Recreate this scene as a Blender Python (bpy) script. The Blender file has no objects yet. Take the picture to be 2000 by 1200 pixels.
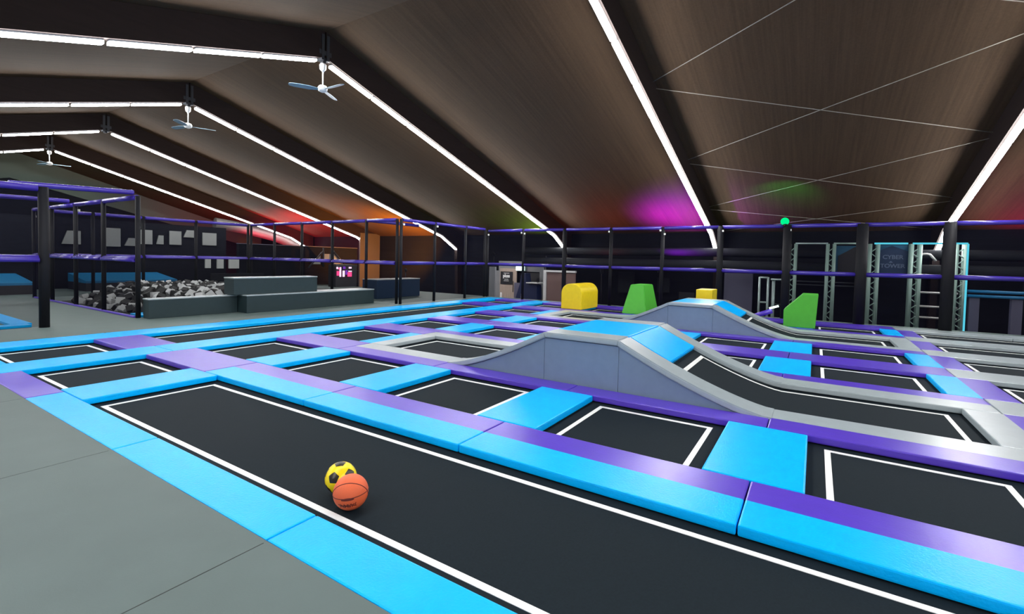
import bpy, bmesh, math, random
from mathutils import Vector, Matrix
random.seed(7)
C = bpy.context.scene.collection
PI = math.pi

# ------------------------------------------------------------------ materials
def srgb(r, g, b):
    f = lambda c: (c/12.92 if c <= .04045 else ((c+.055)/1.055)**2.4)
    return (f(r/255), f(g/255), f(b/255), 1)
def new_mat(name):
    m = bpy.data.materials.new(name); m.use_nodes = True
    nt = m.node_tree; nt.nodes.clear()
    return m, nt, nt.nodes.new('ShaderNodeOutputMaterial')
def solid(name, col, rough=.5, spec=.5, metal=0, noise=0, nscale=20, bump=0, bscale=60, stretch=None, sheen=0):
    m, nt, out = new_mat(name)
    p = nt.nodes.new('ShaderNodeBsdfPrincipled')
    p.inputs['Base Color'].default_value = col
    p.inputs['Roughness'].default_value = rough
    p.inputs['Specular IOR Level'].default_value = spec
    p.inputs['Metallic'].default_value = metal
    nt.links.new(p.outputs[0], out.inputs[0])
    tc = nt.nodes.new('ShaderNodeTexCoord'); mp = nt.nodes.new('ShaderNodeMapping')
    nt.links.new(tc.outputs['Object'], mp.inputs[0])
    if stretch: mp.inputs['Scale'].default_value = stretch
    if noise:
        n = nt.nodes.new('ShaderNodeTexNoise'); n.inputs['Scale'].default_value = nscale; n.inputs['Detail'].default_value = 5
        nt.links.new(mp.outputs[0], n.inputs['Vector'])
        r = nt.nodes.new('ShaderNodeMapRange')
        r.inputs[1].default_value = .25; r.inputs[2].default_value = .75
        r.inputs[3].default_value = 1-noise; r.inputs[4].default_value = 1+noise
        nt.links.new(n.outputs[0], r.inputs[0])
        h = nt.nodes.new('ShaderNodeVectorMath'); h.operation = 'SCALE'
        h.inputs[0].default_value = col[:3]
        nt.links.new(r.outputs[0], h.inputs['Scale'])
        nt.links.new(h.outputs[0], p.inputs['Base Color'])
    if bump:
        n = nt.nodes.new('ShaderNodeTexNoise'); n.inputs['Scale'].default_value = bscale; n.inputs['Detail'].default_value = 3
        nt.links.new(tc.outputs['Object'], n.inputs['Vector'])
        b = nt.nodes.new('ShaderNodeBump'); b.inputs['Strength'].default_value = bump; b.inputs['Distance'].default_value = .01
        nt.links.new(n.outputs[0], b.inputs['Height']); nt.links.new(b.outputs[0], p.inputs['Normal'])
    return m
def glow(name, col, s):
    m, nt, out = new_mat(name)
    e = nt.nodes.new('ShaderNodeEmission'); e.inputs[0].default_value = col; e.inputs[1].default_value = s
    nt.links.new(e.outputs[0], out.inputs[0]); return m
def netting(name, col, cover):
    m, nt, out = new_mat(name)
    t = nt.nodes.new('ShaderNodeBsdfTransparent'); d = nt.nodes.new('ShaderNodeBsdfDiffuse'); d.inputs[0].default_value = col
    x = nt.nodes.new('ShaderNodeMixShader'); x.inputs[0].default_value = cover
    nt.links.new(t.outputs[0], x.inputs[1]); nt.links.new(d.outputs[0], x.inputs[2]); nt.links.new(x.outputs[0], out.inputs[0])
    return m
def bumpfine(c, name, rough=.42, spec=.5, bump=.12):
    return solid(name, c, rough, spec, noise=.05, nscale=9, bump=bump, bscale=70)

M = {}
M['blue'] = bumpfine((0.0, .44, 1.0, 1), 'blue_vinyl', rough=.30, spec=.13, bump=.22)
M['purple'] = bumpfine((.088, .042, .50, 1), 'purple_vinyl', rough=.30, spec=.5, bump=.08)
M['grey'] = bumpfine((.33, .39, .42, 1), 'grey_vinyl', rough=.30, spec=.6, bump=.08)
M['panel'] = bumpfine((.17, .235, .33, 1), 'panel_vinyl', rough=.45, spec=.4, bump=.04)
M['mat'] = solid('trampoline_fabric', (.0095, .0155, .021, 1), .75, .07, noise=.12, nscale=90)
M['white'] = solid('white_webbing', (.78, .80, .80, 1), .6)
M['frame'] = solid('dark_frame', (.008, .010, .03, 1), .6)
M['navy'] = solid('navy_skirt', (.006, .015, .07, 1), .6)
M['floor'] = solid('grey_floor_mat', (.095, .132, .130, 1), .6, .25, noise=.05, nscale=3, bump=.05, bscale=120)
M['hallfloor'] = solid('hall_floor', (.05, .05, .055, 1), .5)
M['faint'] = solid('faint_seam', (.06, .08, .08, 1), .7)
M['rustduct'] = solid('matt_duct', (.09, .08, .08, 1), .5)
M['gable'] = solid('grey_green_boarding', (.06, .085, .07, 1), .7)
M['seam'] = solid('dark_seam', (.02, .025, .025, 1), .7)
M['wall'] = solid('dark_wall', (.007, .008, .012, 1), .8, .12, noise=.3, nscale=2, stretch=(1, .15, 6))
M['beam'] = solid('dark_glulam', (.018, .011, .010, 1), .7, .2, noise=.15, nscale=4, stretch=(.4, 4, 6))
M['steel'] = solid('dark_steel', (.05, .055, .065, 1), .4, metal=.5)
M['fan'] = solid('white_enamel', (.75, .78, .8, 1), .35)
M['fanblade'] = solid('blue_grey_blade', (.22, .34, .42, 1), .35)
M['post'] = solid('black_post', (.007, .0075, .011, 1), .65, .2)
M['rail'] = solid('purple_foam_rail', (.045, .026, .31, 1), .27, .55, bump=.2, bscale=30)
M['net'] = netting('black_net', (.005, .005, .012, 1), .42)
M['netL'] = netting('black_net_light', (.006, .006, .014, 1), .36)
M['tube'] = glow('tube_glow', (1, .985, .97, 1), 72)
M['wire'] = solid('brace_cable', (.30, .27, .24, 1), .4, metal=.2)
M['yellow'] = bumpfine((.80, .60, .005, 1), 'yellow_vinyl', rough=.45, bump=.04)
M['green'] = bumpfine((.065, .42, .03, 1), 'green_vinyl', rough=.5, bump=.04)
M['box'] = bumpfine((.018, .034, .039, 1), 'dark_grey_vinyl', rough=.5, spec=.3, bump=.04)
M['bluebox'] = bumpfine((.004, .028, .075, 1), 'dark_blue_vinyl', rough=.5, bump=.04)
M['foamD'] = solid('charcoal_foam', (.018, .019, .021, 1), .9)
M['foamL'] = solid('light_grey_foam', (.36, .38, .39, 1), .9)
M['wood'] = solid('pale_wood', (.50, .40, .34, 1), .5, noise=.15, nscale=6, stretch=(6, 6, .4))
M['plaster'] = solid('grey_plaster', (.26, .27, .29, 1), .7)
M['black'] = solid('black_board', (.012, .012, .016, 1), .5)
M['print'] = solid('white_print', (.85, .86, .88, 1), .5)
M['exitglow'] = glow('exit_sign_glow', (.75, 1, .88, 1), 5)
M['alu'] = solid('green_grey_truss', (.30, .44, .40, 1), .4, metal=.1)
M['alulight'] = solid('pale_truss', (.45, .58, .58, 1), .4, metal=.2)
M['cyanled'] = glow('cyan_led', (.10, .62, .80, 1), 1.7)
M['signblue'] = solid('sign_blue', (.006, .03, .09, 1), .5)
M['signmid'] = solid('sign_mid_blue', (.01, .10, .20, 1), .5)
M['signtext'] = solid('sign_letters', (.12, .17, .27, 1), .5)
M['bluepaint'] = solid('blue_paint', (.01, .16, .36, 1), .4)
M['violetpost'] = solid('violet_grey_paint', (.12, .12, .19, 1), .5)
M['clip'] = solid('white_clip', (.85, .85, .82, 1), .4)
M['basket'] = solid('orange_rubber', (.78, .135, .045, 1), .5, .4, bump=.25, bscale=300)
M['groove'] = solid('dark_red_groove', (.13, .012, .006, 1), .6)
M['ballyellow'] = solid('yellow_ball', (.90, .70, .0, 1), .35, .5)
M['ballblack'] = solid('black_patch', (.02, .018, .01, 1), .3)
M['greenglow'] = glow('green_lamp_glow', (.0, .85, .26, 1), 1.1)
M['pinkglow'] = glow('pink_glow', (1, .08, .28, 1), 1.6)
M['pinkwhite'] = glow('pink_white_glow', (1, .62, .85, 1), 2.2)
M['violetglow'] = glow('violet_glow', (.35, .08, .8, 1), .8)
M['silver'] = solid('pale_metal', (.6, .6, .6, 1), .4, metal=.3)
M['duct'] = solid('grey_duct', (.018, .020, .024, 1), .8, .1)
M['panelwhite'] = solid('pale_wall_graphic', (.22, .235, .235, 1), .6)

# ceiling: brown board with long streaks running down the slope
def ceiling_mat():
    m, nt, out = new_mat('brown_ceiling_board')
    p = nt.nodes.new('ShaderNodeBsdfPrincipled'); nt.links.new(p.outputs[0], out.inputs[0])
    p.inputs['Roughness'].default_value = .75; p.inputs['Specular IOR Level'].default_value = .12
    tc = nt.nodes.new('ShaderNodeTexCoord'); mp = nt.nodes.new('ShaderNodeMapping'); mp.inputs['Scale'].default_value = (.25, 9, .25)
    nt.links.new(tc.outputs['Object'], mp.inputs[0])
    n = nt.nodes.new('ShaderNodeTexNoise'); n.inputs['Scale'].default_value = 1.6; n.inputs['Detail'].default_value = 8; n.inputs['Roughness'].default_value = .65
    nt.links.new(mp.outputs[0], n.inputs['Vector'])
    n2 = nt.nodes.new('ShaderNodeTexNoise'); n2.inputs['Scale'].default_value = 25; n2.inputs['Detail'].default_value = 2
    nt.links.new(tc.outputs['Object'], n2.inputs['Vector'])
    a = nt.nodes.new('ShaderNodeMath'); a.operation = 'MULTIPLY_ADD'; a.inputs[1].default_value = .35
    nt.links.new(n2.outputs[0], a.inputs[0]); nt.links.new(n.outputs[0], a.inputs[2])
    r = nt.nodes.new('ShaderNodeValToRGB'); r.color_ramp.elements[0].position = .42; r.color_ramp.elements[1].position = .92
    r.color_ramp.elements[0].color = (.056, .034, .019, 1); r.color_ramp.elements[1].color = (.088, .054, .031, 1)
    nt.links.new(a.outputs[0], r.inputs[0]); nt.links.new(r.outputs[0], p.inputs['Base Color'])
    return m
M['ceil'] = ceiling_mat()

# ------------------------------------------------------------------ mesh helpers
def box(bm, x0, x1, y0, y1, z0, z1, bevel=0, seg=2):
    t = bmesh.new()
    r = bmesh.ops.create_cube(t, size=1)
    for v in t.verts:
        v.co = Vector((x0+(v.co.x+.5)*(x1-x0), y0+(v.co.y+.5)*(y1-y0), z0+(v.co.z+.5)*(z1-z0)))
    if bevel:
        bmesh.ops.bevel(t, geom=list(t.edges), offset=bevel, segments=seg, affect='EDGES', profile=.6)
    merge(bm, t)
def merge(bm, t):
    me = bpy.data.meshes.new('tmp'); t.to_mesh(me); t.free(); bm.from_mesh(me); bpy.data.meshes.remove(me)
def prism(bm, pts, axis, a, b, bevel=0):
    """extrude a closed 2D polygon along axis 'x'/'y'/'z' between a and b"""
    t = bmesh.new()
    def P(u, v, w):
        return {'x': (w, u, v), 'y': (u, w, v), 'z': (u, v, w)}[axis]
    lo = [t.verts.new(P(u, v, a)) for u, v in pts]; hi = [t.verts.new(P(u, v, b)) for u, v in pts]
    n = len(pts)
    t.faces.new(lo); t.faces.new(list(reversed(hi)))
    for i in range(n):
        t.faces.new((lo[i], hi[i], hi[(i+1) % n], lo[(i+1) % n]))
    bmesh.ops.recalc_face_normals(t, faces=list(t.faces))
    if bevel:
        es = [e for e in t.edges if e.calc_face_angle(0) > .5]
        bmesh.ops.bevel(t, geom=es, offset=bevel, segments=2, affect='EDGES', profile=.6)
    merge(bm, t)
def tube(bm, pts, r, n=10, cap=True):
    t = bmesh.new(); rings = []
    pts = [Vector(p) for p in pts]
    for i, p in enumerate(pts):
        d = (pts[min(i+1, len(pts)-1)]-pts[max(i-1, 0)]).normalized()
        up = Vector((0, 0, 1)) if abs(d.z) < .9 else Vector((1, 0, 0))
        a = d.cross(up).normalized(); b = d.cross(a)
        rr = r[i] if isinstance(r, (list, tuple)) else r
        rings.append([t.verts.new(p+a*math.cos(k*2*PI/n)*rr+b*math.sin(k*2*PI/n)*rr) for k in range(n)])
    for i in range(len(rings)-1):
        for k in range(n):
            t.faces.new((rings[i][k], rings[i][(k+1) % n], rings[i+1][(k+1) % n], rings[i+1][k]))
    if cap:
        t.faces.new(list(reversed(rings[0]))); t.faces.new(rings[-1])
    for f in t.faces:
        f.smooth = len(f.verts) == 4
    bmesh.ops.recalc_face_normals(t, faces=list(t.faces))
    merge(bm, t)
def sweep(bm, x0, x1, path, th):
    """solid ribbon between x0 and x1 whose top follows path [(y,z)], thickness th along the normal"""
    n = len(path); top = []; bot = []
    for i, (y, z) in enumerate(path):
        a = path[max(i-1, 0)]; b = path[min(i+1, n-1)]
        d = Vector((b[0]-a[0], b[1]-a[1])).normalized(); nm = Vector((-d.y, d.x))
        if nm.y < 0: nm = -nm
        top.append((y, z)); bot.append((y-nm.x*th, z-nm.y*th))
    t = bmesh.new()
    g = [[t.verts.new((x, p[0], p[1])) for p in seq] for x, seq in ((x0, top), (x1, top), (x1, bot), (x0, bot))]
    for i in range(n-1):
        for k in range(4):
            t.faces.new((g[k][i], g[(k+1) % 4][i], g[(k+1) % 4][i+1], g[k][i+1]))
    t.faces.new([g[k][0] for k in range(4)]); t.faces.new([g[k][n-1] for k in (3, 2, 1, 0)])
    bmesh.ops.recalc_face_normals(t, faces=list(t.faces))
    es = [e for e in t.edges if e.calc_face_angle(0) > .9]
    bmesh.ops.bevel(t, geom=es, offset=min(.012, th*.25), segments=2, affect='EDGES')
    for f in t.faces: f.smooth = False
    merge(bm, t)

def link(name, bm, mat, parent=None, smooth=False):
    """one mesh object; world-space vertices are re-based onto the parent or onto the object's own base"""
    if parent is not None:
        o0 = parent.matrix_world.translation if False else Vector(parent['_o'])
    else:
        xs = [v.co for v in bm.verts]
        o0 = Vector(((min(v.x for v in xs)+max(v.x for v in xs))/2, (min(v.y for v in xs)+max(v.y for v in xs))/2, min(v.z for v in xs)))
    bmesh.ops.translate(bm, verts=list(bm.verts), vec=-o0)
    if smooth:
        for f in bm.faces: f.smooth = True
    me = bpy.data.meshes.new(name); bm.to_mesh(me); bm.free()
    o = bpy.data.objects.new(name, me); C.objects.link(o)
    me.materials.append(M[mat] if isinstance(mat, str) else mat)
    if parent is not None:
        o.parent = parent
    else:
        o.location = o0
    o['_o'] = list(o0)
    return o
def tag(o, label, cat, group=None, kind=None):
    if label: o['label'] = label
    if cat: o['category'] = cat
    if group: o['group'] = group
    if kind: o['kind'] = kind
    return o
def thing(name, label, cat, loc, group=None):
    o = bpy.data.objects.new(name, None); C.objects.link(o); o.location = loc; o.empty_display_size = .1
    o['_o'] = list(loc)
    return tag(o, label, cat, group)
def struct(name, bm, mat):
    o = link(name, bm, mat); o['kind'] = 'structure'; return o
def mesh_box(name, b, mat, parent=None, bevel=0):
    bm = bmesh.new(); box(bm, *b, bevel=bevel); return link(name, bm, mat, parent)

# ------------------------------------------------------------------ room shell
XR, HR, SL = 7.04, 6.65, .287          # ridge x, ridge height, slope
XF, XB, YL, YR = -5.8, 20.5, 35.6, -15.6
def roof_z(x): return HR - SL*abs(x-XR)
YF = 0.0
bm = bmesh.new()       # raised platform floor: pieces around the court
for b in ((XF, 1.40, YR, 10.945), (XF, 16.0, 10.945, 35.5), (15.72, 16.0, YR, 10.945)):
    box(bm, *b, -.9, 0.0)
struct('floor', bm, 'floor')
struct_low = bmesh.new(); box(struct_low, 16.0, XB, YR, YL, -1.0, -.9); box(struct_low, 1.4, 15.72, YR, 10.945, -1.0, -.9)
o = link('floor', struct_low, 'hallfloor'); o['kind'] = 'structure'
bm = bmesh.new()       # floor mat seams (shallow dark joints)
for y in (2.37, -1.8):
    prism(bm, [(XF, y-.004), (1.38, y-.004), (1.38, y+.0), (XF, y+.0)], 'z', .0003, .0013)
o = link('trim_1', bm, 'seam'); o['kind'] = 'structure'
bm = bmesh.new()
for y in (4.43, 6.66):
    prism(bm, [(XF, y-.004), (1.38, y-.004), (1.38, y+.0), (XF, y+.0)], 'z', .0003, .0013)
o = link('trim_2', bm, 'faint'); o['kind'] = 'structure'
bm = bmesh.new()
T = .12
for s in (1, -1):
    xe = XB+.1 if s > 0 else XF-.1
    t = bmesh.new()
    pts = [(XR, HR), (xe, roof_z(xe)), (xe, roof_z(xe)+T), (XR, HR+T)]
    prism(bm, pts, 'y', YR-.1, YL+.1)
    t.free()
struct('ceiling', bm, 'ceil')
for nm, b in (('wall_back', (XB, XB+.15, YR, YL, -1.0, roof_z(XB)+.05)), ('wall_front', (XF-.15, XF, YR, YL, -1.0, roof_z(XF)+.05))):
    bm = bmesh.new(); box(bm, *b); struct(nm, bm, 'wall')
for nm, y0, y1 in (('wall_left', YL, YL+.15), ('wall_right', YR-.15, YR)):
    bm = bmesh.new(); prism(bm, [(XF, -1), (XB, -1), (XB, roof_z(XB)), (XR, HR), (XF, roof_z(XF))], 'y', y0, y1)
    struct(nm, bm, 'wall')

bm = bmesh.new()       # paler band painting lamp light along the top of the far gable
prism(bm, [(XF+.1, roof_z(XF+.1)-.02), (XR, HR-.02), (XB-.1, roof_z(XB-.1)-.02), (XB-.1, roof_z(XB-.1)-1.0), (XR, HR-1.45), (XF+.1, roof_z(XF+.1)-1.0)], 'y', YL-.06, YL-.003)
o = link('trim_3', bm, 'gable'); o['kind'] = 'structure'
# ------------------------------------------------------------------ roof beams with ceiling light lines
BY = {-2: -9.66, -1: -3.19, 0: 3.29, 1: 9.77, 2: 16.25, 3: 22.73, 4: 29.2}
where = {-2: 'behind the right edge of the view', -1: 'at the right edge of the view', 0: 'second from the right', 1: 'third from the right with the nearest ceiling fan',
         2: 'fourth from the right with the middle ceiling fan', 3: 'fifth from the right without a fan', 4: 'farthest away with the smallest ceiling fan'}
def lamp_z(x): return 6.0 - SL*abs(x-XR)
def beam(k):
    y = BY[k]
    t = thing('roof_beam', 'dark glued timber portal roof beam, %s' % where[k], 'roof beam', (XR, y, 5.9), 'timber roof beams')
    w = .09
    for s, xe, xk in ((1, 20.35, 17.6), (-1, -5.7, -3.5)):
        bm = bmesh.new()
        zb = lambda x: lamp_z(x)+.05
        x0 = XR+s*.02
        xb = XR+s*.2+s*1.28*(9 if s > 0 else 9); xc = xb+s*1.18; zc = zb(xb)-.62
        pts = [(x0, roof_z(x0)-.005), (xe, roof_z(xe)-.005), (xe, 1.2), (xe-s*.35, 1.2), (xe-s*.42, 1.5), (xc, zc+.004), (xb, zb(xb)), (x0, zb(x0))]
        prism(bm, pts, 'y', y-w, y+w)
        link('beam_half', bm, 'beam', t)
        bm = bmesh.new(); prism(bm, [(xe, 1.198), (xe-s*.35, 1.198), (xe-s*.30, -.9), (xe, -.9)], 'y', y-w, y+w)
        link('beam_leg', bm, 'beam', t)
    bm = bmesh.new()
    for dx in (-.10, .035): box(bm, XR+dx, XR+dx+.07, y-w-.012, y+w+.012, 5.98, 6.56)
    box(bm, XR-.16, XR+.16, y-w-.006, y+w+.006, 6.1, 6.2); box(bm, XR-.04, XR+.04, y-.06, y+.06, 5.93, 6.06)
    link('ridge_bracket', bm, 'steel', t)
    return t
for k in BY: beam(k)
def light_line(k, s):
    y = BY[k]
    side = 'right' if s > 0 else 'left'
    t = thing('light_line', 'white light tube line under %s slope of roof beam %s' % (side, {-2: 'behind the view', -1: 'at the right edge', 0: 'second from the right', 1: 'third from the right', 2: 'fourth from the right', 3: 'fifth from the right', 4: 'farthest away'}[k]), 'ceiling light', (XR+s*.2, y, 5.9), 'white light lines under the roof beams')
    xe = 17.9 if s > 0 else -3.8
    L = 1.28
    x = XR+s*.2; segs = []
    n = 0
    for n in range(9):
        x2 = x+s*(L-.07); segs.append(((x, lamp_z(x)), (x2, lamp_z(x2)))); x += s*L
    a = (x, lamp_z(x)); b = (x+s*1.18, lamp_z(x)-.62); segs.append((a, b))
    for (xa, za), (xb, zb) in segs:
        h = .035; w = .055
        bm = bmesh.new()
        prism(bm, [(xa, za-h), (xb, zb-h), (xb, zb+.015), (xa, za+.015)], 'y', y-w, y+w)
        link('light_tube', bm, 'tube', t)
        # slim housing that carries the tube
    bm = bmesh.new()
    for (xa, za), (xb, zb) in segs:
        prism(bm, [(xa, za+.016), (xb, zb+.016), (xb, zb+.05), (xa, za+.05)], 'y', y-.04, y+.04)
    link('housing', bm, 'steel', t)
for k in BY:
    for s in (1, -1): light_line(k, s)

# brace cables in the two bays
def cable(p, q, label):
    bm = bmesh.new(); tube(bm, [p, q], .008, 6)
    tag(link('brace_cable', bm, 'wire'), label, 'cable', 'roof brace cables')
def rz(x): return roof_z(x)-.10
X = [7.3, 10.75, 14.35, 17.75, 20.2]
for i in range(4):
    xa, xb = X[i], X[i+1]
    w1 = ['nearest the ridge', 'second from the ridge', 'third from the ridge', 'lowest by the back wall'][i]
    for sgn, dr in ((1, 'rising'), (-1, 'falling')):
        y1, y2 = (3.19, -3.1) if sgn > 0 else (-3.1, 3.19)
        cable((xa+.15, y1, rz(xa+.15)), (xb-.1, y2, rz(xb-.1)), 'thin roof brace cable, %s cross, arm from %s' % (w1, 'left' if sgn > 0 else 'right'))

# ------------------------------------------------------------------ ceiling fans
def fan(y, a0, label):
    t = thing('ceiling_fan', label, 'fan', (XR, y, 5.35), 'ceiling fans along the ridge')
    bm = bmesh.new(); tube(bm, [(XR, y, 5.95), (XR, y, 5.9), (XR, y, 5.80), (XR, y, 5.74)], [.03, .075, .07, .02], 14); link('canopy', bm, 'fan', t)
    bm = bmesh.new(); tube(bm, [(XR, y, 5.8), (XR, y, 5.42)], .016, 8); link('rod', bm, 'fan', t)
    bm = bmesh.new(); tube(bm, [(XR, y, 5.44), (XR, y, 5.42), (XR, y, 5.38), (XR, y, 5.31), (XR, y, 5.28)], [.03, .085, .11, .10, .04], 16); link('motor', bm, 'fan', t)
    for i in range(3):
        a = a0+i*2*PI/3; bm = bmesh.new()
        d = Vector((math.cos(a), math.sin(a), 0)); e = Vector((-d.y, d.x, 0)); c = Vector((XR, y, 5.335))
        vs = []
        for r, w in ((.09, .03), (.16, .05), (.3, .075), (.6, .07), (.70, .05), (.72, .02)):
            vs.append([c+d*r-e*w+Vector((0, 0, -w*.25)), c+d*r+e*w+Vector((0, 0, w*.25))])
        lo = [[bm.verts.new(p+Vector((0, 0, z))) for p in row] for z in (0, .008) for row in vs]
        n = len(vs); A = lo[:n]; B = lo[n:]
        for j in range(n-1):
            bm.faces.new((A[j][0], A[j][1], A[j+1][1], A[j+1][0])); bm.faces.new((B[j][0], B[j+1][0], B[j+1][1], B[j][1]))
            for q in (0, 1): bm.faces.new((A[j][q], A[j+1][q], B[j+1][q], B[j][q]))
        bm.faces.new((A[0][0], A[0][1], B[0][1], B[0][0])); bm.faces.new((A[-1][0], A[-1][1], B[-1][1], B[-1][0]))
        bmesh.ops.recalc_face_normals(bm, faces=list(bm.faces))
        link('blade', bm, 'fanblade', t)
fan(9.77, math.radians(150), 'white three-blade ceiling fan nearest the camera, hanging from the ridge')
fan(16.25, math.radians(-20), 'white three-blade ceiling fan in the middle of the three along the ridge')
fan(29.2, math.radians(-12), 'white three-blade ceiling fan farthest away and smallest in view')

# ------------------------------------------------------------------ court layout
P = 2.055; PW = .66
lanes = [(1.71, 3.0), (3.69, 5.0), (5.70, 7.0), (7.70, 9.0), (9.70, 11.0), (11.70, 13.0), (13.70, 15.0)]
strips = [(1.40, 1.71), (3.0, 3.69), (5.0, 5.70), (7.0, 7.70), (9.0, 9.70), (11.0, 11.70), (13.0, 13.70), (15.0, 15.70)]
split = {1: (3.36, 'blue', 'purple'), 2: (5.34, 'purple', 'grey'), 3: (7.36, 'grey', 'purple'), 5: (11.35, 'purple', 'grey'), 6: (13.35, 'grey', 'purple')}
TH = .066; G = .004; ZM = -.076
deck = bmesh.new()
def deck_under(x0, x1, y0, y1):
    i = .055
    box(deck, x0+i, x1-i, y0+i, y1-i, -.9, -TH-.002)
def pad(x0, x1, y0, y1, label, cols, cut=None, axis='x', deckit=True):
    """foam pad; two-tone pads get one cover part per colour"""
    x0 += G; x1 -= G; y0 += G; y1 -= G
    if cut is None:
        bm = bmesh.new(); box(bm, x0, x1, y0, y1, -TH, 0, bevel=.012)
        tag(link('safety_pad', bm, cols), label, 'foam pad', 'foam safety pads between the trampolines')
    else:
        t = thing('safety_pad', label, 'foam pad', ((x0+x1)/2, (y0+y1)/2, -TH), 'foam safety pads between the trampolines')
        for i, c in enumerate(cols):
            if axis == 'x': b = (x0, cut, y0, y1) if i == 0 else (cut, x1, y0, y1)
            else: b = (x0, x1, y0, cut) if i == 0 else (x0, x1, cut, y1)
            bm = bmesh.new(); box(bm, *b, -TH, 0)
            # bevel all edges except those at the join between the two colours
            es = []
            for e in bm.edges:
                ax = 0 if axis == 'x' else 1
                if not all(abs(v.co[ax]-cut) < 1e-5 for v in e.verts): es.append(e)
            bmesh.ops.bevel(bm, geom=es, offset=.012, segments=2, affect='EDGES', profile=.6)
            o = link(c+'_cover', bm, c, t); o['label'] = c+' vinyl cover'
    if deckit: deck_under(x0, x1, y0, y1)

colname = {-1: 'right of the rightmost bed', 0: 'between first and second beds from right', 1: 'between second and third beds from right',
           2: 'between third and fourth beds from right', 3: 'between fourth and fifth beds from right'}
lanename = {0: 'long front track', 1: 'row behind front track', 2: 'near ramp lane', 3: 'row behind near ramp', 4: 'row before far ramp', 5: 'far ramp lane', 6: 'last row before back net'}
# cross pads
for k in (-1, 0, 1, 2, 3):
    y0, y1 = P*k, P*k+PW
    for L, (x0, x1) in enumerate(lanes):
        nm = '%s, %s' % (lanename[L], colname[k])
        if L == 0:
            if k == 3: pad(x0, x1, y0, y1, 'blue foam pad closing the left end of the long front track', 'blue')
            if k == -1: pad(x0, x1, y0, y1, 'blue foam pad closing the right end of the long front track', 'blue')
        elif L in (2, 5):
            w = 'near' if L == 2 else 'far'
            if k == -1: pad(x0, x1, y0, y1, 'purple and grey foam pad at the right end of the %s ramp lane' % w, ('purple', 'grey'), y0+.335, 'y')
            if k == 3: pad(x0, x1, y0, y1, 'grey and blue foam pad at the left end of the %s ramp lane' % w, ('grey', 'blue'), y0+.33, 'y')
        elif k == -1:
            pad(x0, x1, y0, y1, 'purple and blue foam pad at the right end of the %s' % lanename[L], ('purple', 'blue'), y0+.335, 'y')
        else:
            pad(x0, x1, y0, y1, 'blue cross pad, %s, %s' % (lanename[L], colname[k]), 'blue')
# lengthwise strips
ys = [-1.72, .33, 2.385, 4.44, 6.495]
secname = ['first section from right', 'second section from right', 'third section from right', 'fourth section from right']
stripname = {0: 'front edge strip beside floor', 1: 'strip behind front track', 2: 'strip before near ramp', 3: 'strip behind near ramp',
             4: 'middle strip between ramps', 5: 'strip before far ramp', 6: 'strip behind far ramp', 7: 'rear strip under net'}
for j, (x0, x1) in enumerate(strips):
    for i in range(4):
        a, b = ys[i], ys[i+1]
        sec = '%s, %s' % (stripname[j], secname[i])
        ramp_here = j in (2, 3, 5, 6) and i in (1, 2)
        if j == 0: pad(x0, x1, a, 6.66 if i == 3 else b, 'blue foam pad, %s' % sec, 'blue')
        elif j in (4, 7): pad(x0, x1, a, b, 'purple foam pad, %s' % sec, 'purple')
        elif ramp_here:
            c, l, r = split[j]
            if l == 'purple': pad(x0, c-.02, a, b, 'narrow purple foam pad beside ramp, %s' % sec, 'purple')
            else: pad(c+.02, x1, a, b, 'narrow purple foam pad beside ramp, %s' % sec, 'purple')
        else:
            c, l, r = split[j]
            pad(x0, x1, a, b, '%s and %s two-tone foam pad, %s' % (l, r, sec), (l, r), c)
    a = 6.66 if j == 0 else 6.495
    pad(x0, x1, a, 8.22, 'purple foam pad at the left end of the %s' % stripname[j], 'purple')
    # long lanes running off to the right
    if j >= 2:
        for i, (a, b) in enumerate(((-3.78, -1.72), (-5.84, -3.78), (-7.9, -5.84))):
            pad(x0, x1, a, b, 'grey foam pad on the right, %s, %s' % (stripname[j], ['nearest square beds', 'second from square beds', 'third from square beds'][i]), 'grey')
    else:
        pad(x0, x1, -3.78, -1.72, '%s foam pad past the right end of the %s' % ('blue', stripname[j]), 'blue')
# long cross strips on the left
for r, (y0, y1, w) in enumerate(((4*P, 4*P+PW, 'inner'), (5*P, 5*P+PW, 'outer'))):
    for i, (a, b) in enumerate(((-1.5, 1.37), (1.37, 3.36), (3.36, 7.36), (7.36, 11.35), (11.35, 15.7))):
        pad(a, b, y0, y1, 'long blue foam pad, %s blue strip on the left, %s section from front' % (w, ['first', 'second', 'third', 'fourth', 'fifth'][i]), 'blue', deckit=(i > 0))
ya, yb = 4*P+PW, 5*P
for x0, x1, c, w in ((1.40, 1.71, 'blue', 'at its front end'), (3.0, 3.69, 'purple', 'nearest the camera'), (13.0, 13.7, 'purple', 'at far end of long narrow bed'), (15.0, 15.7, 'purple', 'in the far corner by the net')):
    pad(x0, x1, ya, yb, '%s foam pad between two long blue strips, %s' % (c, w), c)
link('floor', deck, 'navy')['kind'] = 'structure'  # support blocks in navy, painting the shadow gap below the pads

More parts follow.
